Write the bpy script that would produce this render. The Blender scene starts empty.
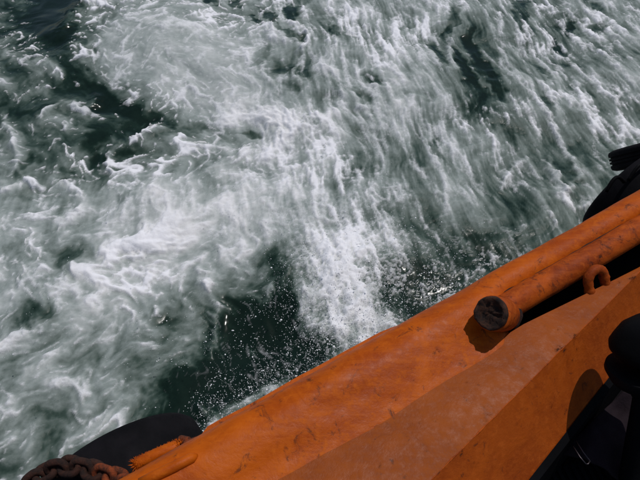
import bpy, bmesh, math, random
import numpy as np
from mathutils import Vector, Matrix, noise as mnoise

random.seed(7)
rng = np.random.default_rng(11)
R = math.radians
scene = bpy.context.scene
COL = scene.collection

# ------------------------------------------------------------------ camera, sky, sun, exposure
CAM_H, PITCH, FPX = 2.6, R(50), 640.0
cd = bpy.data.cameras.new('camera'); cam = bpy.data.objects.new('camera', cd); COL.objects.link(cam)
cam.location = (0, 0, CAM_H); cam.rotation_euler = (R(90) - PITCH, 0, 0)
cd.sensor_width = 36; cd.lens = 36; cd.clip_start = .02; cd.clip_end = 3000
scene.camera = cam

SUN_EL, SUN_AZ = R(68), R(44)            # azimuth measured from +x towards +y
wd = bpy.data.worlds.new('World'); scene.world = wd; wd.use_nodes = True
nt = wd.node_tree; nt.nodes.clear()
sky = nt.nodes.new('ShaderNodeTexSky'); sky.sky_type = 'NISHITA'; sky.sun_disc = False
sky.sun_elevation = SUN_EL; sky.sun_rotation = R(90) - SUN_AZ
bg = nt.nodes.new('ShaderNodeBackground'); bg.inputs[1].default_value = .085
wo = nt.nodes.new('ShaderNodeOutputWorld')
nt.links.new(sky.outputs[0], bg.inputs[0]); nt.links.new(bg.outputs[0], wo.inputs[0])
sl = bpy.data.lights.new('sun', 'SUN'); sl.energy = 3.0; sl.angle = R(.53); sl.color = (1, .96, .93)
so = bpy.data.objects.new('sun', sl); COL.objects.link(so)
sdir = Vector((math.cos(SUN_EL)*math.cos(SUN_AZ), math.cos(SUN_EL)*math.sin(SUN_AZ), math.sin(SUN_EL)))
so.rotation_euler = sdir.to_track_quat('Z', 'Y').to_euler(); so.location = sdir*20
vs = scene.view_settings
vs.view_transform = 'Standard'; vs.look = 'None'; vs.gamma = 1; vs.exposure = -.4

# ------------------------------------------------------------------ coordinates
SP, CP = math.sin(PITCH), math.cos(PITCH)
def at(px, py, z):
    """world point at height z seen at photo position px, py (640 x 480)"""
    rx, ry, rz = px-320, FPX*CP-(py-240)*SP, -FPX*SP-(py-240)*CP
    t = (z-CAM_H)/rz
    return Vector((rx*t, ry*t, z))
DV = Vector((.85035, .52622, 0)); NV = Vector((-.52622, .85035, 0)); O0 = Vector((-.28506, .61329, 0))
def W(s, n, z):                          # rail frame: s forward along the rail, n outboard, z up
    return O0 + DV*s + NV*n + Vector((0, 0, z))
RAIL = math.atan2(DV.y, DV.x)

# ------------------------------------------------------------------ object helpers
def tag(o, label=None, cat=None, group=None, kind=None):
    if label: o['label'] = label
    if cat: o['category'] = cat
    if group: o['group'] = group
    if kind: o['kind'] = kind
    return o
def empty(name, loc, label, cat, group=None):
    o = bpy.data.objects.new(name, None); COL.objects.link(o); o.location = loc; o.empty_display_size = .05
    return tag(o, label, cat, group)
def link(name, me, mat, parent=None, smooth=True):
    o = bpy.data.objects.new(name, me); COL.objects.link(o)
    if mat and not me.materials: me.materials.append(mat)
    if smooth: me.shade_smooth()
    if parent is not None:
        o.parent = parent; o.matrix_parent_inverse = Matrix.Translation(-parent.location) if parent.type == 'EMPTY' and parent.parent is None else Matrix()
    return o
def mesh(name, vs_, fs):
    me = bpy.data.meshes.new(name); me.from_pydata([tuple(v) for v in vs_], [], fs); me.validate()
    bm = bmesh.new(); bm.from_mesh(me); bmesh.ops.recalc_face_normals(bm, faces=bm.faces); bm.to_mesh(me); bm.free()
    return me
def grid_faces(nu, nv, cu=False, cv=False):
    f = []
    for i in range(nu if cu else nu-1):
        for j in range(nv if cv else nv-1):
            a, b = i, (i+1) % nu; c, d = j, (j+1) % nv
            f.append((a*nv+c, b*nv+c, b*nv+d, a*nv+d))
    return f
def tube(pts, r, seg=10, closed=False, caps=True):
    """verts, faces of a tube along pts; r a number or a list"""
    pts = [Vector(p) for p in pts]; n = len(pts); V = []; prev = None
    for i, p in enumerate(pts):
        if closed: t = pts[(i+1) % n]-pts[i-1]
        else: t = pts[min(i+1, n-1)]-pts[max(i-1, 0)]
        t.normalize()
        if prev is None:
            u = t.orthogonal().normalized()
        else:
            u = (prev-t*prev.dot(t)).normalized()
        prev = u; w = t.cross(u)
        rr = r[i] if isinstance(r, (list, tuple)) else r
        for k in range(seg):
            a = 2*math.pi*k/seg; V.append(p+u*(rr*math.cos(a))+w*(rr*math.sin(a)))
    F = grid_faces(n, seg, closed, True)
    if caps and not closed:
        F.append(tuple(range(seg))); F.append(tuple(range((n-1)*seg, n*seg)))
    return V, F
def lathe(prof, seg=48):
    """prof: list of (radius, height) closed round; axis z"""
    V = []
    for k in range(seg):
        a = 2*math.pi*k/seg
        for r, h in prof: V.append(Vector((r*math.cos(a), r*math.sin(a), h)))
    return V, grid_faces(seg, len(prof), True, True)
def xf(V, m): return [m @ v for v in V]
def join(*parts):
    V, F = [], []
    for v, f in parts:
        o = len(V); V += list(v); F += [tuple(i+o for i in q) for q in f]
    return V, F
def box(cx, cy, cz, sx, sy, sz):
    V = [Vector((cx+sx*a/2, cy+sy*b/2, cz+sz*c/2)) for a in (-1, 1) for b in (-1, 1) for c in (-1, 1)]
    return V, [(0,1,3,2), (4,6,7,5), (0,4,5,1), (2,3,7,6), (0,2,6,4), (1,5,7,3)]
def frame(loc, zaxis, xaxis=None):
    z = Vector(zaxis).normalized(); x = Vector(xaxis) if xaxis is not None else z.orthogonal()
    x = (x-z*x.dot(z)).normalized(); y = z.cross(x)
    m = Matrix((x, y, z)).transposed().to_4x4(); m.translation = loc
    return m
def crease(o, deg=35):
    o.data.shade_smooth()
    bm = bmesh.new(); bm.from_mesh(o.data)
    for e in bm.edges:
        if len(e.link_faces) == 2 and e.calc_face_angle(0) > R(deg): e.smooth = False
    bm.to_mesh(o.data); bm.free()
def bevel(o, w, seg=2):
    m = o.modifiers.new('bevel', 'BEVEL'); m.width = w; m.segments = seg; m.limit_method = 'ANGLE'; m.angle_limit = R(40)

# ------------------------------------------------------------------ materials
class NB:
    def __init__(s, name):
        s.m = bpy.data.materials.new(name); s.m.use_nodes = True; s.t = s.m.node_tree; s.t.nodes.clear()
        s.out = s.n('ShaderNodeOutputMaterial'); s.b = s.n('ShaderNodeBsdfPrincipled'); s.l(s.b.outputs[0], s.out.inputs[0])
    def n(s, k, **kw):
        q = s.t.nodes.new(k)
        for a, v in kw.items(): setattr(q, a, v)
        return q
    def l(s, a, b): s.t.links.new(a, b)
    def put(s, sock, v):
        if hasattr(v, 'is_output'): s.l(v, sock)
        else: sock.default_value = v
    def coord(s, scale=(1, 1, 1), rot=(0, 0, 0)):
        c = s.n('ShaderNodeTexCoord'); m = s.n('ShaderNodeMapping'); m.inputs['Rotation'].default_value = rot; m.inputs['Scale'].default_value = scale
        s.l(c.outputs['Object'], m.inputs[0]); return m.outputs[0]
    def noise(s, co, scale, detail=6, rough=.6, dist=0.):
        q = s.n('ShaderNodeTexNoise'); s.l(co, q.inputs['Vector'])
        q.inputs['Scale'].default_value = scale; q.inputs['Detail'].default_value = detail
        q.inputs['Roughness'].default_value = rough; q.inputs['Distortion'].default_value = dist
        return q.outputs[0]
    def rng(s, v, a, b, c=0., d=1., smooth=True):
        q = s.n('ShaderNodeMapRange'); q.clamp = True
        if smooth: q.interpolation_type = 'SMOOTHSTEP'
        s.put(q.inputs[0], v)
        for i, x in enumerate((a, b, c, d)): s.put(q.inputs[1+i], x)
        return q.outputs[0]
    def math(s, op, a, b=0., c=0.):
        q = s.n('ShaderNodeMath', operation=op)
        for i, x in enumerate((a, b, c)): s.put(q.inputs[i], x)
        return q.outputs[0]
    def mix(s, f, a, b):
        q = s.n('ShaderNodeMix', data_type='RGBA'); s.put(q.inputs[0], f)
        s.put(q.inputs[6], a if hasattr(a, 'is_output') else (*a, 1)); s.put(q.inputs[7], b if hasattr(b, 'is_output') else (*b, 1))
        return q.outputs[2]
    def ramp(s, f, stops):
        q = s.n('ShaderNodeValToRGB'); e = q.color_ramp.elements
        while len(e) < len(stops): e.new(.5)
        for k, (p, c) in enumerate(stops): e[k].position = p; e[k].color = (*c, 1)
        s.l(f, q.inputs[0]); return q.outputs[0]
    def bump(s, h, strength, dist, prev=None):
        q = s.n('ShaderNodeBump'); q.inputs['Strength'].default_value = strength; q.inputs['Distance'].default_value = dist
        s.l(h, q.inputs['Height'])
        if prev is not None: s.l(prev, q.inputs['Normal'])
        return q.outputs[0]
    def fin(s, color, rough, normal=None, spec=.5, metal=0.):
        s.put(s.b.inputs['Base Color'], color if hasattr(color, 'is_output') else (*color, 1)); s.put(s.b.inputs['Roughness'], rough)
        s.put(s.b.inputs['Specular IOR Level'], spec); s.put(s.b.inputs['Metallic'], metal)
        if normal is not None: s.l(normal, s.b.inputs['Normal'])
        return s.m

def paint(name, base, dark, light, rust=.5, streak=0., rough=.5, scale=1., dust=.03, spec=.12):
    b = NB(name); co = b.coord(); cs = b.coord((1.2, 12, 12), (0, 0, -RAIL))
    n1 = b.noise(co, 7*scale, 8, .65, .6); n2 = b.noise(co, 45*scale, 5, .7); n3 = b.noise(co, 190, 3, .6)
    st = b.noise(cs, 6, 8, .7, .3)
    c = b.mix(b.rng(n1, .32, .68), dark, base)
    c = b.mix(b.math('MULTIPLY', b.rng(n2, .5, .72), .55), c, light)
    if streak: c = b.mix(b.math('MULTIPLY', b.rng(st, .44, .62), streak), c, light)
    c = b.mix(b.math('MULTIPLY', b.rng(b.noise(co, 18, 8, .75, 1.2), .60-.1*rust, .70-.06*rust), .75), c, (.05, .016, .009))
    chip_n = b.noise(co, 26, 9, .72, .25); area = b.rng(b.noise(co, 3.2, 3, .6), .38, .66)
    chip = b.math('MULTIPLY', b.rng(chip_n, .685-.06*rust, .705-.06*rust), area)
    halo = b.math('MULTIPLY', b.rng(chip_n, .57-.05*rust, .69-.06*rust), area)
    c = b.mix(b.math('MULTIPLY', halo, .55), c, tuple(x*.55 for x in dark))
    c = b.mix(chip, c, b.mix(n2, (.022, .010, .007), (.10, .032, .014)))
    salt = b.math('MULTIPLY', b.rng(b.noise(co, 75, 6, .75, .4), .62, .74), b.rng(b.noise(co, 5, 3, .6), .45, .7))
    c = b.mix(b.math('MULTIPLY', salt, dust), c, (.42, .30, .24))
    c = b.mix(b.math('MULTIPLY', b.rng(n3, .5, .75), .18), c, light)
    n = b.bump(n1, .25, .012); n = b.bump(n2, .35, .003, n); n = b.bump(n3, .3, .0012, n); n = b.bump(b.math('MULTIPLY', chip, -1.), .6, .0015, n)
    r = b.math('ADD', b.rng(n2, .3, .7, rough-.12, rough+.12), b.math('MULTIPLY', chip, .3))
    return b.fin(c, r, n, spec)
M = {}
M['belt'] = paint('orange_marine_paint', (.47, .088, .002), (.31, .048, .002), (.56, .122, .005), .4, .3, .48)
M['pipe'] = paint('worn_orange_paint', (.43, .076, .005), (.20, .030, .004), (.49, .105, .012), .75, .3, .62)
M['face'] = paint('deep_orange_paint', (.36, .068, .005), (.26, .044, .004), (.43, .090, .009), .25, .25, .6)
M['plate'] = paint('faded_red_brown_paint', (.30, .062, .003), (.22, .042, .002), (.31, .070, .005), .1, .3, .5, 1., .03, .12)
def rough_metal(name, a, c2, rough=.8):
    b = NB(name); co = b.coord(); n1 = b.noise(co, 60, 8, .75, .5); n2 = b.noise(co, 14, 4, .6)
    c = b.mix(b.rng(n1, .35, .65), a, c2); c = b.mix(b.rng(n2, .5, .75), c, tuple(x*.4 for x in a))
    return b.fin(c, rough, b.bump(n1, .9, .006), .3)
M['rust'] = rough_metal('dark_rust', (.014, .008, .006), (.052, .018, .010))
M['rust_orange'] = rough_metal('orange_rust', (.28, .055, .012), (.06, .02, .01))
M['black_rust'] = rough_metal('blackened_rust', (.010, .007, .006), (.07, .026, .012))
def rubber(name, a, bcol, rough=.7, sc=40, spec=.03):
    b = NB(name); co = b.coord(); n1 = b.noise(co, sc, 6, .7); n2 = b.noise(co, 6, 4, .6)
    c = b.mix(b.rng(n2, .35, .7), a, bcol)
    return b.fin(c, b.rng(n1, .3, .7, rough-.1, rough+.1), b.bump(n1, .5, .004), spec)
M['rubber'] = rubber('black_rubber', (.006, .006, .007), (.012, .011, .013))
M['black_paint_and_shade'] = rubber('black_paint_and_shade', (.004, .004, .0045), (.007, .007, .008), .55, 25)
M['deck'] = rubber('dark_deck_paint_and_shade', (.006, .005, .006), (.012, .009, .010), .8, 30)  # deck, canvas and mat near black: shade over them put into the colour
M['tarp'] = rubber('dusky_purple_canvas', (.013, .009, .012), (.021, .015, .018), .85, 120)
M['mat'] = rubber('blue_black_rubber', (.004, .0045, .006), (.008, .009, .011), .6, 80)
M['hull'] = rubber('black_hull_paint', (.008, .008, .009), (.014, .013, .013), .5, 12)
b = NB('scratched_steel'); M['steel'] = b.fin((.09, .075, .08), .45, b.bump(b.noise(b.coord(), 80, 4), .3, .001), .5, 1.)

# ------------------------------------------------------------------ noise in numpy
_perm = rng.permutation(256); _perm = np.concatenate([_perm, _perm]).astype(np.int32)
_ga = rng.random(256)*2*np.pi; _gx = np.cos(_ga).astype(np.float32); _gy = np.sin(_ga).astype(np.float32)
def perlin(x, y):
    xi = np.floor(x).astype(np.int32); yi = np.floor(y).astype(np.int32)
    xf_ = (x-xi).astype(np.float32); yf = (y-yi).astype(np.float32); xi &= 255; yi &= 255
    u = xf_*xf_*xf_*(xf_*(xf_*6-15)+10); v = yf*yf*yf*(yf*(yf*6-15)+10)
    def g(ix, iy, dx, dy):
        h = _perm[_perm[ix]+iy]; return _gx[h]*dx+_gy[h]*dy
    a = g(xi, yi, xf_, yf); b_ = g(xi+1 & 255, yi, xf_-1, yf); c = g(xi, yi+1 & 255, xf_, yf-1); d = g(xi+1 & 255, yi+1 & 255, xf_-1, yf-1)
    return ((a+(b_-a)*u)*(1-v)+(c+(d-c)*u)*v)*1.5
def fbm(x, y, oct=4, gain=.5, ox=0.):
    s = 0; a = 1
    for k in range(oct):
        s = s+a*perlin(x+ox+17.3*k, y-ox*.7+31.7*k); x = x*2.03; y = y*2.03; a *= gain
    return s
def ridged(x, y, oct=3, gain=.55, ox=0.):
    s = 0; a = 1; tot = 0
    for k in range(oct):
        s = s+a*(1-np.abs(perlin(x+ox+11.1*k, y+ox*.6+23.9*k))*1.35); tot += a; x = x*2.1; y = y*2.1; a *= gain
    return s/tot
def sstep(a, b_, x):
    t = np.clip((x-a)/(b_-a), 0, 1); return t*t*(3-2*t)

# ------------------------------------------------------------------ the sea
# how much foam lies on each patch of water (0 clear green, 9 solid white), patches in rows from far to near
FOAM = """
43106566666555556655455445354555
42126555666556446556665344453545
54315656566666665666655334555545
33424675555564546666564324555545
44332256766665544546655334455555
33353224677886555567654323445545
44342113334577568655555433444554
53333434566567776555545544443445
53344455654677766555455444433443
45555566456677766555445544434444
55556754777776556544445443344444
55556667887776667654444343334444
55543467776665446876543333344444
65534677655543268754323333444444
64456665455432247753222333344444
52366554345321136753223333444444
54455554353111125664334333444444
55455544343110113565433333444444
54545544222110024454433333444444
55544554322112233454433333444444
54545543321244433344433333444444
54455532214554433344433333444444
54354422224444433344433333444444
45334422224444433344433333444444
""".split()
FM = np.array([[int(c) for c in r] for r in FOAM], dtype=np.float32)/9
def to_uv(x, y, z=0.):
    dz = z-CAM_H; dep = y*CP-dz*SP; return 320+FPX*x/dep, 240-FPX*(y*SP+dz*CP)/dep
def cubic(m, fx, fy):
    fx = np.clip(fx, 0, m.shape[1]-1.001); fy = np.clip(fy, 0, m.shape[0]-1.001)
    ix = np.floor(fx).astype(int); iy = np.floor(fy).astype(int); tx = fx-ix; ty = fy-iy
    def w(t): return [(1-t)**3/6, (3*t**3-6*t*t+4)/6, (-3*t**3+3*t*t+3*t+1)/6, t**3/6]
    wx, wy = w(tx), w(ty); s = 0
    for j in range(4):
        for i in range(4):
            s = s+wx[i]*wy[j]*m[np.clip(iy+j-1, 0, m.shape[0]-1), np.clip(ix+i-1, 0, m.shape[1]-1)]
    return s
# pools of clear water: position, half axes, turn, strength
POOLS = [(58,6,26,12,-8,.55),(30,20,24,5,35,.3),(50,34,20,6,32,.3),(66,30,10,7,30,.3),(86,80,15,8,40,.28),(101,96,14,9,40,.32),(136,112,24,6,10,.38),
 (95,138,11,10,10,.35),(75,141,15,8,25,.2),(100,158,13,4,-20,.35),(69,170,13,3,20,.25),(66,179,10,3,20,.22),(19,168,4,15,12,.3),(35,162,11,8,0,.18),
 (206,2,13,4,10,.5),(238,2,7,4,10,.4),(297,12,8,8,20,.5),(270,17,12,4,35,.35),(262,57,7,11,10,.25),(300,75,20,5,8,.25),(297,88,9,7,0,.22),(288,35,20,3.5,45,.35),(255,20,8,3,20,.4),
 (332,35,5,5,0,.35),(410,28,6,4,0,.25),(378,78,10,5,45,.3),(367,95,9,4,30,.18),(450,26,5,15,10,.5),(441,58,4,14,-25,.4),(465,68,5,20,-22,.5),(478,50,5,22,-25,.5),(467,98,5,16,-15,.3),
 (486,78,6,20,-28,.45),(524,10,6,9,-25,.5),(517,20,4,8,-20,.35),(562,15,5,4,0,.35),(575,26,4,8,-35,.5),(600,26,8,5,30,.45),(563,42,3,10,-35,.45),(598,6,8,3,35,.35),(540,70,3,8,-40,.4),
 (546,103,4,10,-28,.4),(584,86,4,8,-25,.3),(528,30,7,10,-30,.2),(568,60,5,3,0,.35),(165,122,9,4,0,.3),(196,124,14,4,0,.3),(228,126,6,3,0,.2),(306,122,10,3,10,.3),(244,131,10,3,15,.3),(325,30,5,8,0,.2),
 (75,257,26,9,-8,.17),(27,312,24,11,-12,.4),(8,328,8,6,0,.3),(125,201,12,4,-15,.2),(150,313,12,6,0,.2),(200,322,16,14,20,.3),(285,290,12,34,-18,.3),(265,252,14,12,0,.15),(252,335,52,38,0,.32),(185,402,26,30,0,.4),(235,374,34,22,-20,.3),
 (455,275,40,22,-25,.05),(400,285,30,16,-20,.10),(385,315,16,10,-20,.1),(440,150,5,12,-15,.25),(480,105,5,25,-25,.3),(130,170,5,6,0,.1),(213,153,8,5,0,.15)]
# breaking crests: polyline, half width, whiteness
CRESTS = [([(64,34),(69,20),(80,9),(96,4),(130,1)],5,.25),([(70,48),(80,54),(88,60)],4,.25),([(8,58),(25,65),(45,68),(57,78),(60,72)],5,.22),([(44,120),(60,107),(73,105),(85,114),(94,100)],3.5,.3),
 ([(108,168),(114,149),(125,142),(145,132),(160,127)],3,.28),([(145,140),(170,141),(200,144),(226,147)],5,.2),([(240,150),(262,150),(272,143),(290,128),(312,121)],6,.25),([(5,196),(20,189),(36,183)],3,.25),
 ([(60,184),(76,190),(87,202),(80,215),(62,226)],5,.22),([(8,124),(12,145),(15,170),(30,183)],3,.22),([(56,300),(62,286),(82,274),(100,263),(122,251),(150,240)],9,.2),([(0,344),(20,332),(40,320)],7,.2),
 ([(172,28),(205,35),(228,43),(255,62)],8,.1),([(172,58),(181,72),(190,86)],5,.12),([(225,120),(250,113),(275,118),(300,114)],7,.2),([(322,120),(335,116),(344,108),(341,98)],5,.22),([(330,75),(352,84),(380,87),(405,85),(412,96),(410,112)],4,.2),
 ([(350,90),(360,104),(368,114)],3,.25),([(293,275),(298,292),(306,312),(318,330)],9,.18),([(320,250),(335,240),(350,262)],16,.16),([(205,410),(214,420),(206,440)],7,.3),([(230,408),(250,400),(268,392)],7,.3),([(300,380),(325,362),(355,348)],7,.35),([(340,330),(360,320),(385,330)],10,.25),
 ([(455,45),(452,60),(456,70)],4,.3),([(575,160),(578,180),(568,200)],3,.2),([(550,155),(556,172),(568,200)],2,.2),([(505,190),(520,170),(530,160)],2.5,.15),([(262,118),(275,125),(290,122)],6,.3),([(300,60),(296,72),(300,85)],3,.2),
 ([(265,65),(268,80),(275,92)],3,.2),([(280,20),(270,40),(300,50)],3,.1),([(295,25),(305,40),(302,50)],2.5,.25),([(40,60),(60,60)],3,.05),([(150,190),(175,215),(160,235)],14,.1),([(200,270),(215,300),(205,345)],4,.22),([(185,300),(200,290),(215,282)],4,.15),([(560,205),(572,215),(585,212)],4,.2)]
def seg_dist(u, v, pts):
    d = np.full(u.shape, 1e9, dtype=np.float32)
    for (ax, ay), (bx, by) in zip(pts[:-1], pts[1:]):
        ex, ey = bx-ax, by-ay; t = np.clip(((u-ax)*ex+(v-ay)*ey)/(ex*ex+ey*ey), 0, 1)
        d = np.minimum(d, np.hypot(u-ax-t*ex, v-ay-t*ey))
    return d
def axis_coords():
    st = .0068; xs = np.arange(-3.15, 3.15, st); ys = np.arange(.45, 5.25, st)
    far = np.cumsum(np.geomspace(st*1.6, 260, 46)); return (np.concatenate([xs[0]-far[::-1], xs, xs[-1]+far]), np.concatenate([ys[0]-far[::-1], ys, ys[-1]+far]))
def build_sea():
    xs, ys = axis_coords(); nx, ny = len(xs), len(ys)
    X, Y = np.meshgrid(xs, ys, indexing='ij'); X = X.ravel(); Y = Y.ravel()
    near = (np.abs(X) < 14) & (Y > -10) & (Y < 18)
    x = X[near]; y = Y[near]
    # slow swirling drift that folds the foam
    px, py = x.copy(), y.copy()
    for k, (L, amp) in enumerate(((.9, .014), (.9, .014), (.38, .007), (.38, .007), (.16, .0025), (.16, .0025))):
        e = .02*L; f0 = lambda a, c: fbm(a/L, c/L, 2, .5, 5.+k//2*9)
        dx = (f0(px, py+e)-f0(px, py-e))/(2*e)*L; dy = -(f0(px+e, py)-f0(px-e, py))/(2*e)*L
        px = px+amp*dx; py = py+amp*dy
    inb = np.clip(y, .3, 9)
    u, v = to_uv(x, inb); uw, vw = to_uv(px, np.clip(py, .3, 9))
    wj = .55
    uw = u+(uw-u)*wj+2.5*fbm(x/.05, y/.05, 2, .5, 3.); vw = v+(vw-v)*wj+2.5*fbm(x/.05, y/.05, 2, .5, 8.)
    D = cubic(FM, (uw-10)/20, (vw-10)/20)
    inside = sstep(-500, -60, u)*sstep(1140, 700, u)*sstep(-260, -20, v)
    D = .42*(1-inside)+D*inside+.05*sstep(330, 460, u)*sstep(240, 160, v)+.12*np.exp(-((u-200)/85)**2-((v-60)/45)**2)+.10*np.exp(-((u-70)/120)**2-((v-270)/90)**2)+.06*np.exp(-((u-230)/95)**2-((v-185)/55)**2)
    for cx, cy, rx, ry, an, dp in POOLS+[(236,312,28,20,20,.16),(214,368,30,28,0,.22)]:
        if cx > 400 and cy < 130: dp *= .72; ry *= 1.15
        if cx < 200 and cy < 200 and cy > 12: dp *= .72
        if cx < 60 and cy > 280: dp *= .6
        q = (np.abs(u-cx) < 90) & (np.abs(v-cy) < 90)
        c, s = math.cos(R(an)), math.sin(R(an)); a = uw[q]-cx; b_ = vw[q]-cy
        e = ((a*c+b_*s)/rx)**2+((-a*s+b_*c)/ry)**2
        D[q] -= dp*.8*sstep(1.9, .25, e)
    jn = fbm(x/.09, y/.09, 2, .5, 77.)
    H_ = np.zeros_like(D); cr = np.zeros_like(D)
    for pts, wd_, br in CRESTS:
        P = np.array(pts); q = (u > P[:, 0].min()-40) & (u < P[:, 0].max()+40) & (v > P[:, 1].min()-40) & (v < P[:, 1].max()+40)
        d = seg_dist(u[q]+.6*(uw[q]-u[q])+1.5*jn[q], v[q]+.6*(vw[q]-v[q])-1.5*jn[q], pts)
        fall = np.exp(-(d/wd_)**2); cr[q] += 1.5*br*fall; H_[q] += br*.16*np.exp(-(d/(wd_*1.6))**2)
    # streaked foam in two directions, right-hand and left-hand water
    wl = sstep(330, 180, u)*sstep(260, 120, v)              # upper left water
    wlow = sstep(330, 250, u)*sstep(190, 260, v)            # lower left, lumpy
    wspl = np.exp(-((u-345)/60)**2-((v-285)/62)**2)+.8*np.exp(-((u-430)/70)**2-((v-290)/50)**2)+.9*np.exp(-(((u-200)*.49+(v-440)*.87)/26)**2)*sstep(160, 220, u)*sstep(560, 470, u)
    wspl = np.clip(wspl, 0, 1)
    def streak(dirx, diry, at_u, at_v, lac, lal, ox, fn, o):
        p0 = at(at_u, at_v, 0); p1 = at(at_u+dirx, at_v+diry, 0); t = (p1-p0).normalized()
        kw = .12 if at_u > 400 else .7; qx = x+(px-x)*kw; qy = y+(py-y)*kw; al = qx*t.x+qy*t.y; ac = -qx*t.y+qy*t.x; ac = ac+.07*perlin(x/.75+ox, y/.75)+.018*perlin(x/.3+ox, y/.3+4)+.012*perlin(al/.22+ox, ac/.12)
        return fn(al/lal, ac/lac, o, .58, ox)
    s1 = streak(.5, .87, 480, 100, .080, .50, 1., fbm, 5); s3 = streak(.46, .89, 481, 100, .028, .24, 9., fbm, 3); s2 = streak(.78, .62, 130, 70, .12, .34, 4., fbm, 4)
    r1 = streak(.5, .87, 480, 100, .15, .60, 21., ridged, 3); r2 = streak(.78, .62, 130, 70, .2, .36, 31., ridged, 3)
    s0 = streak(.45, .9, 250, 320, .06, .30, 51., ridged, 3)
    big = fbm(px/.5, py/.5, 4, .55, 12.); lump = fbm(px/.16, py/.16, 5, .6, 44.); bil = np.abs(fbm(px/.11, py/.11, 3, .5, 70.))
    grit = fbm(x/.022, y/.022, 3, .7, 90.); cell = ridged(px/.14, py/.14, 3, .6, 15.)
    wr = 1-np.clip(wl+wlow, 0, 1)
    vein = ridged(px/.26, py/.26, 3, .5, 140.)**3; vein2 = ridged(px/.12+.3*s2, py/.12, 2, .5, 160.)**4
    blob = sstep(.05, .5, fbm(x/.06, y/.075, 3, .5, 190.))
    soft = 1-.7*np.exp(-((u-190)/75)**2-((v-65)/48)**2)     # the smooth veil of the big fold
    calm = .55+.9*sstep(-.35, .5, fbm(x/.75, y/.9, 2, .5, 222.))
    spl_l = np.clip(1.2*np.exp(-((u-345)/48)**2-((v-282)/55)**2), 0, 1)
    grit2 = fbm(x/.045, y/.045, 4, .6, 300.)
    # milk: air whipped under the surface; lace: foam lying on it
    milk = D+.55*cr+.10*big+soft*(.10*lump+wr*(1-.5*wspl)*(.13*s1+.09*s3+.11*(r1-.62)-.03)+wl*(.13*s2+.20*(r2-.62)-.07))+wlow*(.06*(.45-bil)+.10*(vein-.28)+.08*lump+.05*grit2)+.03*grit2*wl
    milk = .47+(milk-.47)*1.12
    milk = milk-.07*sstep(330, 460, v)*sstep(260, 120, u)  # lower left dimmed: lens vignette painted in as less milk
    knit = np.maximum(ridged(px/.22, py/.22, 2, .45, 140.)**5, .85*ridged(px/.105+.2*s2, py/.105, 2, .5, 160.)**5)
    fray = .5+.5*fbm(x/.035, y/.035, 3, .6, 240.)
    Lr = .55*r1**2+.36*(.5+.5*s1)+.12*s3+.20*(knit-.25)+.08*(blob-.3)+.03*wr
    Ll = .75*knit+.30*(.5+.5*s2)+.16*lump
    Lw = .40*knit+.42*(.5+.5*lump)+.14*(.5+.5*big)+.10*(.4-bil)
    L = wr*Lr+(1-wr)*np.where(wl+wlow > 1e-6, (wl*Ll+wlow*Lw)/np.maximum(wl+wlow, 1e-6), 0)
    L = L+.16*(fray-.5)+.75*cr*(.8+.5*lump)
    thr = .86-.62*D
    lace = sstep(thr-.10-.05*wr, thr+.26+.20*wr, L)*calm*(.35+.65*soft)
    lace = lace*sstep(.02, .35, milk)
    lace = np.clip(lace+spl_l*sstep(-.25, .45, grit*.8+lump*.6+D-.35+.25*s3)*.52, 0, 1)
    wgr = wspl*(1-spl_l)
    lace = np.clip(lace*(1-.45*wgr)+wgr*.55*sstep(.18, .62, grit*.75+.5*lump+.3*(D-.3)), 0, 1)
    dk = sstep(.36, .12, D)*sstep(190, 250, v)*sstep(350, 280, u)
    lace = np.clip(lace*(1-.6*dk)+dk*.16*sstep(.74, .98, s0)*calm, 0, 1)
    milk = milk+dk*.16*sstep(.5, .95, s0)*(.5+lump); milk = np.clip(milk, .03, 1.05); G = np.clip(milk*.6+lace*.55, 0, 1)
    # relief: swell, chop, thickness of the foam
    hh = .05*fbm(x/1.6, y/1.6, 2, .5, 33.)+.026*fbm(px/.5, py/.5, 2, .5, 12.)+.008*lump*sstep(.05, .6, G)+.004*s1*wr*sstep(.1, .5, G)+H_*(.8+.4*lump)*.5+.010*sstep(.1, .9, lace)+.012*milk
    hh += .0035*grit*(.1+wspl*.8)*sstep(.15, .5, G)+.0025*fbm(x/.05, y/.05, 3, .6, 61.)*sstep(.1, .5, G)
    hh += .05*np.exp(-((u-190)/90)**2-((v-50)/50)**2)+.07*np.exp(-((u-340)/50)**2-((v-285)/50)**2)-.06*np.exp(-((u-255)/60)**2-((v-330)/55)**2)
    fade = sstep(14, 6, np.abs(x))*sstep(18, 9, y)*sstep(-10, -3, y)
    Z = np.zeros(nx*ny); G_all = np.full(nx*ny, .12, dtype=np.float32); L_all = np.zeros(nx*ny, dtype=np.float32); S_all = np.zeros(nx*ny, dtype=np.float32)
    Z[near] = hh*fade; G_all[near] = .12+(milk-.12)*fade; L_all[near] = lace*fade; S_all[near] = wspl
    me = bpy.data.meshes.new('sea')
    idx = np.arange(nx*ny, dtype=np.int32).reshape(nx, ny)
    q = np.stack([idx[:-1, :-1], idx[1:, :-1], idx[1:, 1:], idx[:-1, 1:]], -1).reshape(-1, 4)
    me.vertices.add(nx*ny); me.vertices.foreach_set('co', np.stack([X, Y, Z], -1).astype(np.float32).ravel())
    me.loops.add(q.size); me.loops.foreach_set('vertex_index', q.ravel())
    me.polygons.add(len(q)); me.polygons.foreach_set('loop_start', np.arange(0, q.size, 4, dtype=np.int32)); me.polygons.foreach_set('loop_total', np.full(len(q), 4, dtype=np.int32))
    me.update(calc_edges=True)
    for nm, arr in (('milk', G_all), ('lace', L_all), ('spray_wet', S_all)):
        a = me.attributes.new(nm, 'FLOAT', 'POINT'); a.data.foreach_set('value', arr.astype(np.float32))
    b = NB('churned_sea'); co = b.coord()
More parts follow.
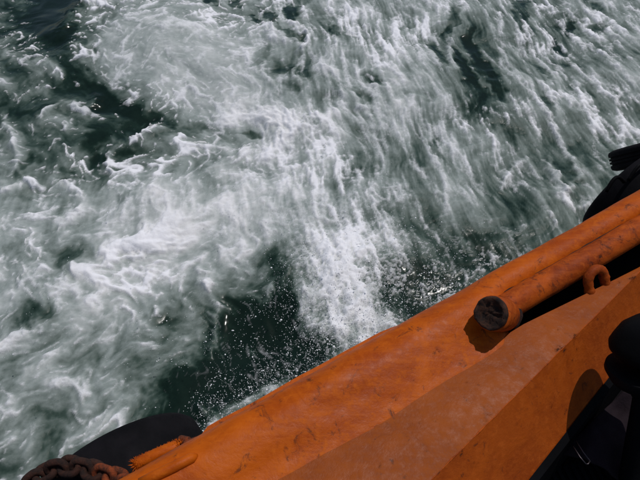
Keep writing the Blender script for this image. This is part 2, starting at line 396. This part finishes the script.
    A = lambda n: b.n('ShaderNodeAttribute', attribute_name=n).outputs['Fac']
    mk, lc, wet = A('milk'), A('lace'), A('spray_wet')
    f1 = b.noise(co, 42, 6, .65, .5); f2 = b.noise(co, 140, 4, .7); f3 = b.noise(co, 9, 4, .55, .4)
    c1 = b.math('SUBTRACT', f1, .5); c2 = b.math('SUBTRACT', f2, .5); c3 = b.math('SUBTRACT', f3, .5)
    m2 = b.math('ADD', mk, b.math('ADD', b.math('MULTIPLY', c3, .16), b.math('MULTIPLY', c1, .08)))
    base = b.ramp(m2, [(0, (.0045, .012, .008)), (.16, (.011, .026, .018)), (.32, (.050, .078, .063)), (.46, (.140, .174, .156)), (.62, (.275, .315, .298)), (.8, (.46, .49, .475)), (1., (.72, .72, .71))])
    edge = b.math('MULTIPLY', b.rng(lc, .02, .3), b.rng(lc, 1., .6))
    l2 = b.math('ADD', lc, b.math('MULTIPLY', edge, b.math('ADD', b.math('MULTIPLY', c1, .75), b.math('MULTIPLY', c2, .5))))

    l2 = b.math('ADD', l2, b.math('MULTIPLY', b.rng(m2, .25, .6), b.math('MULTIPLY', b.rng(f2, .56, .8), .35)))
    l2 = b.math('ADD', l2, b.math('MULTIPLY', wet, b.math('MULTIPLY', c2, .4)))
    lf = b.rng(l2, .04, .92, 0, .95, False)
    c = b.mix(lf, base, (.87, .87, .895))
    ro = b.rng(b.math('ADD', m2, lf), .12, .6, .16, .8)
    n = b.bump(b.math('MULTIPLY', f1, b.rng(m2, .15, .5)), .35, .009); n = b.bump(b.math('MULTIPLY', f2, lf), .35, .004, n)
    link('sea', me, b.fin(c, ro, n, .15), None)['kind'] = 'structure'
    return dict(x=x, y=y, z=hh*fade)
build_sea()
bpy.data.objects['sea']['label'] = 'foaming dark green sea churned white along the boat side'

# ------------------------------------------------------------------ flying spray
def build_spray():
    bm = bmesh.new(); bmesh.ops.create_icosphere(bm, subdivisions=1, radius=1); tv = np.array([v.co[:] for v in bm.verts]); tf = np.array([[v.index for v in f.verts] for f in bm.faces]); bm.free()
    P = []
    def drop(px, py, z, r): p = at(px, py, z); P.append((p.x, p.y, p.z, r))
    N = rng.normal
    def size(): return .00045+min(rng.exponential(.00042), .0024)
    def burst(px, py, z, n, spread):
        a = rng.random()*6.28; l = spread*(.4+rng.random()*1.6)
        for _ in range(n):
            t = N(); drop(px+math.cos(a)*l*t+N()*spread*.3, py+math.sin(a)*l*t+N()*spread*.3, z*(.5+rng.random()), size())
    for _ in range(430): burst(345+N()*40, 290+N()*42, abs(N())*.12+.06, 9, 5)
    for _ in range(420):
        t = rng.random(); d = abs(N())*24; burst(205+t*260-d*.49, 437-t*145-d*.87, abs(N())*.15+.06, 8, 5)
    for _ in range(150): burst(290+N()*45, 350+N()*35, abs(N())*.15+.06, 7, 6)
    for _ in range(30): burst(120+N()*70, 330+N()*60, abs(N())*.08+.05, 7, 5)
    for _ in range(110): burst(430+N()*40, 265+N()*25, abs(N())*.1+.05, 7, 5)
    for _ in range(40): burst(230+N()*60, 230+N()*40, abs(N())*.1+.05, 6, 5)
    P = np.array(P); n = len(P)
    st = 1+1.6*rng.random((n, 1, 3))**3
    V = (tv[None]*st*P[:, None, 3:4]+P[:, None, :3]).reshape(-1, 3); F = (tf[None]+(np.arange(n)*len(tv))[:, None, None]).reshape(-1, 3)
    me = bpy.data.meshes.new('spray'); me.from_pydata(V.tolist(), [], F.tolist())
    b = NB('water_drops'); m = b.fin((.88, .89, .90), .35, None, .3)
    tag(link('spray', me, m), 'fine white spray drops thrown up above the wash', None, None, 'stuff')
build_spray()

# ------------------------------------------------------------------ the boat
boat = empty('boat', W(.8, -.2, .3), 'orange painted working boat side with rounded rubbing rail and sloping bulwark', 'boat')
def smooth01(t): t = min(1, max(0, t)); return t*t*(3-2*t)
S0, S1 = -1.6, 4.2
FULL = [(-.006, 1.095), (.002, 1.112), (.005, 1.128), (.004, 1.144), (-.002, 1.160), (-.012, 1.176), (-.026, 1.190), (-.042, 1.199), (-.060, 1.2035), (-.078, 1.2030),
        (-.096, 1.1995), (-.113, 1.1945), (-.129, 1.189), (-.144, 1.1835), (-.158, 1.1785), (-.171, 1.1745), (-.183, 1.1715), (-.195, 1.1695), (-.208, 1.1655)]
def belt_profile(s):
    k = smooth01((s-.76)/.15); out = []
    wob = .005*mnoise.noise(Vector((s*3, 1, 2)))+.003*mnoise.noise(Vector((s*11, 4, 2)))
    for i, (a, z) in enumerate(FULL):
        th = math.pi*(-.25+1.45*i/18); c, e = -.046+.048*math.cos(th), 1.148+.048*math.sin(th)
        dn = (.006*mnoise.noise(Vector((s*7, a*22, 5)))+.0035*mnoise.noise(Vector((s*19, a*45, 9))))*(1-k)*math.sin(math.pi*i/18)
        out.append(W(s, a*(1-k)+c*k+wob*.4*(1-i/18), z*(1-k)+e*k+wob*.6*math.sin(math.pi*i/18)+dn))
    return out
ss = [S0+(S1-S0)*i/200 for i in range(201)]
ss = sorted(set([round(q, 4) for q in ss]+[round(.72+.24*i/30, 4) for i in range(25)]))
V = []
for s in ss: V += belt_profile(s)
link('rubbing_rail', mesh('rubbing_rail', V, grid_faces(len(ss), 19)), M['belt'], boat)
# flat lip below the outboard edge of the rail
def strip(name, prof, s_list, mat, closed=True, smooth=False, parent=None):
    V = []
    for s in s_list: V += [W(s, *(p(s) if callable(p) else p)) for p in prof]
    n = len(prof); F = grid_faces(len(s_list), n, False, closed)
    if closed: F += [tuple(range(n)), tuple(range((len(s_list)-1)*n, len(s_list)*n))]
    return link(name, mesh(name, V, F), mat, parent or boat, smooth)
wav = lambda s, k: .003*mnoise.noise(Vector((s*9, k, 0)))
sl_ = [S0+(S1-S0)*i/160 for i in range(161)]
strip('rail_lip', [lambda s: (.027*smooth01((s+.03)/.06)*smooth01((.72-s)/.2)+wav(s, 1), 1.116), lambda s: (.031*smooth01((s+.03)/.06)*smooth01((.72-s)/.2)+wav(s, 1), 1.106), lambda s: (-.03, 1.085), lambda s: (-.03, 1.118)], [q for q in sl_ if -.03 < q < .72], M['belt'])
strip('hull_side', [(-.012, 1.112), (-.03, .6), (-.10, -.6), (-.14, -.6), (-.08, .6), (-.06, 1.10)], sl_[::8], M['hull'])
# inner pipe lying in the recess behind the rail
pp = [W(.84+(S1-.84)*(i/59)**1.4, -.114, 1.172+.004*mnoise.noise(Vector((i*.3, 0, 4)))) for i in range(60)]
V, F = tube(pp, .037, 24)
link('inner_pipe', mesh('inner_pipe', V, F), M['pipe'], boat)
sa = (-DV*.66+Vector((0, 0, .74))-NV*.12).normalized()
p0 = W(.848, -.124, 1.148); p1 = p0+sa*.150
V, F = tube([p0, p0.lerp(p1, .3), p0.lerp(p1, .6), p0.lerp(p1, .93)], [.041, .046, .046, .045], 28)
stub = link('pipe_stub', mesh('pipe_stub', V, F), M['pipe'], boat)
endm = frame(p1, (sa-DV*.15).normalized())
prof = [(.0005, .000), (.010, .003), (.022, .0005), (.032, .004), (.038, .009), (.0435, .009), (.0465, .003), (.0460, -.010), (.043, -.016), (.0005, -.012)]
V, F = lathe(prof, 40)
V = [v*(1+.05*mnoise.noise(v*55+Vector((3, 1, 7))))+Vector((0, 0, .007*mnoise.noise(v*80)+.005*mnoise.noise(v*190)))*(1 if v.z > -.005 else 0) for v in V]
cap = link('pipe_end', mesh('pipe_end', xf([v*.92 for v in V], endm), F), M['black_rust'], boat)
cap['label'] = 'dark rusted round pipe end'
V, F = lathe([(.036, -.012), (.0455, -.010), (.048, 0), (.0455, .010), (.036, .012)], 32)
V = [v*(1+.05*mnoise.noise(v*40)) for v in V]
link('pipe_collar', mesh('pipe_collar', xf(V, frame(p0.lerp(p1, .12), sa)), F), M['rust'], boat)
# raised seam between rail and inner pipe
V, F = tube([W(.86+2.4*i/90, -.0840+.002*mnoise.noise(Vector((i*.7, 0, 0))), 1.186+.002*mnoise.noise(Vector((i*.9, 5, 0)))) for i in range(91)], [.004+.004*abs(mnoise.noise(Vector((i*.55, 3, 3)))) for i in range(91)], 7)
link('weld_seam', mesh('weld_seam', V, F), M['rust'], boat)
# covering plate, narrowing forward, then the sloping bulwark face
def An(s): return -.371+.176*(s-.393) if s < 1.3 else -.2115+.004*(s-1.3)
def Bn(s): return -.460+.236*(s-.699)
def gap_n(s): return -.187+.010*smooth01((s-.70)/.14) if s < .84 else -.177-.075*(min(s, 1.4)-.84)
sl2 = [S0+(S1-S0)*i/130 for i in range(131)]
zt = lambda s: 1.168+.0035*mnoise.noise(Vector((s*4, 7, 1)))
strip('covering_plate', [lambda s: (gap_n(s), zt(s)), lambda s: ((gap_n(s)+An(s))/2, zt(s)+.002), lambda s: (An(s), zt(s)), lambda s: (An(s)+.004, zt(s)-.018), lambda s: (gap_n(s), zt(s)-.018)],
      sorted(sl2+[.735, .742, .75, .76]), M['plate'], True, False)
strip('bulwark_face', [lambda s: (An(s)-.001, zt(s)+.002), lambda s: (min(Bn(s), An(s)-.03), 1.0), lambda s: (min(Bn(s), An(s)-.03)+.02, .99), lambda s: (An(s)+.012, zt(s)-.022)],
      sl2, M['face'])
# rough weld bead along the plate edge
V, F = tube([W(s, An(s)-.001+.0015*mnoise.noise(Vector((s*25, 0, 0))), zt(s)+.001) for s in [S0+i*.012 for i in range(260)]], [.0012+.0035*abs(mnoise.noise(Vector((i*.23, 9, 0))))**1.5 for i in range(260)], 6)
link('weld_bead', mesh('weld_bead', V, F), M['pipe'], boat)
strip('recess_floor', [(-.09, 1.03), (-.20, 1.025), (-.20, 1.015), (-.09, 1.015)], sl2[::4], M['black_paint_and_shade'])  # recess floor and wall coloured black to paint in the gap's deep shade
strip('recess_wall', [lambda s: (gap_n(s)-.004, zt(s)-.016), lambda s: (gap_n(s)-.006, 1.01), lambda s: (gap_n(s)-.02, 1.01), lambda s: (gap_n(s)-.018, zt(s)-.018)], sl2, M['black_paint_and_shade'])
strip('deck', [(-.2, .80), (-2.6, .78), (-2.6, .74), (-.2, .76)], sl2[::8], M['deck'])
strip('deck_edge_plate', [lambda s: (min(Bn(s), An(s)-.03)+.006, 1.012), lambda s: (min(Bn(s), An(s)-.03)-.013, 1.002), lambda s: (min(Bn(s), An(s)-.03)-.04, .79), lambda s: (min(Bn(s), An(s)-.03)+.0, .79)], sl2[::2], M['black_paint_and_shade'])
# lug ring standing across the gap
c0 = at(596, 279, 1.185); ring = []; ud = (NV*.55+Vector((0, 0, .84))).normalized(); ld = (DV*.98-NV*.05).normalized()
for i in range(34):
    if i < 6: x_, y_ = .029, -.038*(1-i/6)
    elif i < 28: a = math.pi*(i-6)/21; x_, y_ = .029*math.cos(a), .028*math.sin(a)
    else: x_, y_ = -.029, -.038*(i-27)/6
    ring.append(c0+ld*x_+ud*y_)
V, F = tube(ring, [.0138+.0035*mnoise.noise(Vector((i*.5, 1, 8))) for i in range(34)], 10)
lug = link('lifting_lug', mesh('lifting_lug', V, F), M['pipe'], boat); lug['label'] = 'rusty orange ring lug welded across the gap'
# bar welded to the rail near its after end
V, F = tube([at(140, 483, 1.198), at(155, 476, 1.204), at(176, 466, 1.206), at(192, 458, 1.206), at(197, 456, 1.198)], [.011, .013, .013, .012, .006], 12)
link('welded_bar', mesh('welded_bar', V, F), M['belt'], boat)
V, F = join(tube([at(181, 449, 1.10), at(188, 444, 1.11), at(197, 441, 1.11), at(207, 437, 1.10)], [.008, .012, .011, .006], 10), tube([at(176, 446, 1.08), at(182, 440, 1.10), at(189, 440, 1.11)], [.010, .012, .008], 10))
link('weld_lump', mesh('weld_lump', V, F), M['rust_orange'], boat)

# ------------------------------------------------------------------ tyres hung as fenders
def tyre_prof(od, width):
    r = od/2; w = width/2
    return [(r*.60, -w*.72), (r*.66, -w*.92), (r*.80, -w*1.0), (r*.92, -w*.95), (r*.985, -w*.80), (r, -w*.62), (r, -w*.40), (r*.972, -w*.37), (r*.972, -w*.27), (r, -w*.24), (r, -w*.05), (r*.972, -w*.03), (r*.972, w*.03), (r, w*.05),
            (r, w*.24), (r*.972, w*.27), (r*.972, w*.37), (r, w*.40), (r, w*.62), (r*.985, w*.80), (r*.92, w*.95), (r*.80, w*1.0), (r*.66, w*.92), (r*.60, w*.72), (r*.62, w*.5), (r*.86, w*.72), (r*.90, 0), (r*.86, -w*.72), (r*.62, -w*.5)]
def tyre(loc, axis, od, width, label, group, worn=True):
    t = empty('tyre_fender', loc, label, 'tyre', group)
    pr = tyre_prof(od, width)
    if worn: pr = [(od/2*(1-.045*(h/(width/2))**2) if r > od/2*.96 else r, h) for r, h in pr]
    V, F = lathe(pr, 72); m = frame(loc, axis)
    o = link('tyre', mesh('tyre', xf(V, m), F), M['rubber'], t); crease(o, 50)
    return t
G_T = 'black tyres hung over the side as fenders'
tyre(W(-.195, .120, .815), NV+Vector((0, 0, .12)), .46, .19, 'big black tyre fender beside the rusty chain, half hidden by the orange rail', G_T)
tyre(W(1.80, .09, .865), NV+Vector((0, 0, .10)), .44, .17, 'black tyre fender with rope loops pressed against the orange rail', G_T)
pm = (at(614, 163, .8)+at(640, 155, .8))/2
tdir = (at(640, 144, .8)-at(610, 151, .8)).normalized()
look = (at(625, 160, .8)-Vector((0, 0, CAM_H))).normalized()
axt = tdir.cross(look).normalized()
tyre(at(623, 159, .80)+tdir*.27, axt, .54, .095, 'ribbed black tyre fender seen edge on, farthest forward above the water', G_T, False)
# rope loops on the right tyre
rope = empty('lashing_rope', at(620, 184, 1.03), 'black rope loops tied over the forward tyre beside the rail', 'rope')
def loop(px0, py0, px1, py1, hgt, z):
    a, c = at(px0, py0, z), at(px1, py1, z); P = []
    for i in range(15):
        t = i/14; P.append(a.lerp(c, t)+Vector((0, 0, 1))*hgt*math.sin(math.pi*t)+NV*.012*math.sin(math.pi*t))
    return tube(P, .0065, 8)
for q in ((606, 192, 624, 182, .034, 1.055), (628, 181, 648, 170, .040, 1.055)):
    V, F = loop(*q); link('rope_loop', mesh('rope_loop', V, F), M['black_paint_and_shade'], rope)

# ------------------------------------------------------------------ chain over the after tyre
chain = empty('chain', at(75, 468, 1.04), 'rusty iron chain draped over the after tyre fender', 'chain')
def link_mesh(L, Wd, r):
    P = []; h = (L-Wd)/2
    for i in range(28):
        a = 2*math.pi*i/28; c, s = math.cos(a), math.sin(a); P.append(Vector((c*Wd/2+(h if c > 1e-6 else -h if c < -1e-6 else 0), s*Wd/2, 0)))
    return tube(P, r, 10, True)
lv, lf = link_mesh(.050, .037, .0092)
lme = {}
for nm in ('rust', 'rust_orange'):
    lme[nm] = mesh('link', lv, lf); lme[nm].materials.append(M[nm]); lme[nm].shade_smooth()
path = [(18, 500, 1.0), (32, 482, 1.03), (48, 471, 1.05), (66, 466, 1.06), (84, 468, 1.06), (102, 474, 1.07), (120, 480, 1.07), (142, 488, 1.07)]
pts = [at(*p) for p in path]; dense = []
for a, c in zip(pts[:-1], pts[1:]):
    for i in range(40): dense.append(a.lerp(c, i/40))
acc = 0; k = 0; nxt = 0
for i in range(1, len(dense)):
    acc += (dense[i]-dense[i-1]).length
    if acc >= nxt:
        t = (dense[min(i+3, len(dense)-1)]-dense[i-3 if i > 3 else 0]).normalized()
        side = Vector((0, 0, 1)) if k % 2 else t.cross(Vector((0, 0, 1)))
        zz = (side+Vector((random.uniform(-.3, .3), random.uniform(-.3, .3), .55 if k % 2 == 0 else .1))).normalized()
        o = bpy.data.objects.new('link', lme['rust_orange' if dense[i].x > at(104, 470, 1.07).x else 'rust']); COL.objects.link(o); o.parent = chain
        o.matrix_local = Matrix.Translation(-chain.location) @ frame(dense[i], zz, t)
        nxt += .032; k += 1

# ------------------------------------------------------------------ frayed orange rope end on the tyre
fr = empty('frayed_rope', at(157, 459, 1.11), 'short frayed orange rope lying between tyre and rail', 'rope')
ra, rb = at(135, 466, 1.10), at(180, 446, 1.11)
P = [ra.lerp(rb, i/12)+Vector((0, 0, .006*math.sin(i*.26))) for i in range(13)]
V, F = tube(P, [.012]+[.0165]*11+[.012], 12); link('core', mesh('core', V, F), M['belt'], fr)
fv, ff = [], []
for k in range(1500):
    t = random.random(); p = ra.lerp(rb, t); d = Vector((random.gauss(0, 1), random.gauss(0, 1), random.gauss(0, 1))).normalized()
    ax = (rb-ra).normalized(); d = (d-ax*d.dot(ax)*.7).normalized(); q = p+d*.013; e = p+d*random.uniform(.0175, .0225)+ax*random.uniform(-.008, .008)
    w = ax.cross(d).normalized()*.0022; w2 = ax*.0022; i0 = len(fv); fv += [q-w, q+w, q+w2, e]; ff += [(i0, i0+1, i0+3), (i0+1, i0+2, i0+3), (i0+2, i0, i0+3)]
o = link('fibres', mesh('fibres', fv, ff), M['belt'], fr, False); o['kind'] = 'stuff'

# ------------------------------------------------------------------ mooring bollard on deck
bax = Vector((-.02, .50, .86)).normalized()
slot = at(650, 364, 1.21)
foot = slot-bax*((1.215-.80)/bax.z)
bol = empty('bollard', foot, 'black bollard with domed cap and narrow slot leaning against the orange bulwark', 'bollard')
mb = frame(slot, bax)
def bz(name, prof):
    V, F = lathe(prof, 56); V = [v*(1+.03*mnoise.noise(v*14)) for v in V]
    o = link(name, mesh(name, xf(V, mb), F), M['black_paint_and_shade'], bol); crease(o, 50); return o
bz('cap', [(.0005, .125), (.03, .123), (.058, .112), (.080, .090), (.093, .060), (.098, .046), (.096, .034), (.086, .024), (.05, .022), (.0005, .022)])
bz('neck', [(.0005, .02), (.030, .03), (.030, -.03), (.0005, -.02)])
bz('post', [(.0005, -.010), (.085, -.010), (.098, -.016), (.100, -.028), (.090, -.045), (.066, -.060), (.040, -.075), (.026, -.10), (.028, -.46), (.10, -.48), (.0005, -.48)])

# ------------------------------------------------------------------ canvas with buckle, ribbed mat
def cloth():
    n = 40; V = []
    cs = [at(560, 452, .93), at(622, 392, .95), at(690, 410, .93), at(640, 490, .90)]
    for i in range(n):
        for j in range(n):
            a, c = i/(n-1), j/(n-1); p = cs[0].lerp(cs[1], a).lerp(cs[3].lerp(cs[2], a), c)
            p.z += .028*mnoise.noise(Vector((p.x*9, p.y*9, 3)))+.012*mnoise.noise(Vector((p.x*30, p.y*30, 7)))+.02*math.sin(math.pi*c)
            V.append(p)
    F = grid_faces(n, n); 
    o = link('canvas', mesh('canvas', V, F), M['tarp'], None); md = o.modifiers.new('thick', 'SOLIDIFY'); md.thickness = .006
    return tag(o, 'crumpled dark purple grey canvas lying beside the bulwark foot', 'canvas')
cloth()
bk = empty('buckle', at(583, 452, 1.0), 'small scratched steel buckle on the dark canvas edge', 'buckle')
for q in (((576, 441), (583, 452), (590, 461)), ((573, 446), (580, 457), (586, 464))):
    V, F = tube([at(*p, .995) for p in q], .0017, 8); link('bar', mesh('bar', V, F), M['steel'], bk)
V, F = tube([at(590, 461, .995), at(588, 464, .995), at(586, 464, .995)], .002, 6); link('bar', mesh('bar', V, F), M['steel'], bk)
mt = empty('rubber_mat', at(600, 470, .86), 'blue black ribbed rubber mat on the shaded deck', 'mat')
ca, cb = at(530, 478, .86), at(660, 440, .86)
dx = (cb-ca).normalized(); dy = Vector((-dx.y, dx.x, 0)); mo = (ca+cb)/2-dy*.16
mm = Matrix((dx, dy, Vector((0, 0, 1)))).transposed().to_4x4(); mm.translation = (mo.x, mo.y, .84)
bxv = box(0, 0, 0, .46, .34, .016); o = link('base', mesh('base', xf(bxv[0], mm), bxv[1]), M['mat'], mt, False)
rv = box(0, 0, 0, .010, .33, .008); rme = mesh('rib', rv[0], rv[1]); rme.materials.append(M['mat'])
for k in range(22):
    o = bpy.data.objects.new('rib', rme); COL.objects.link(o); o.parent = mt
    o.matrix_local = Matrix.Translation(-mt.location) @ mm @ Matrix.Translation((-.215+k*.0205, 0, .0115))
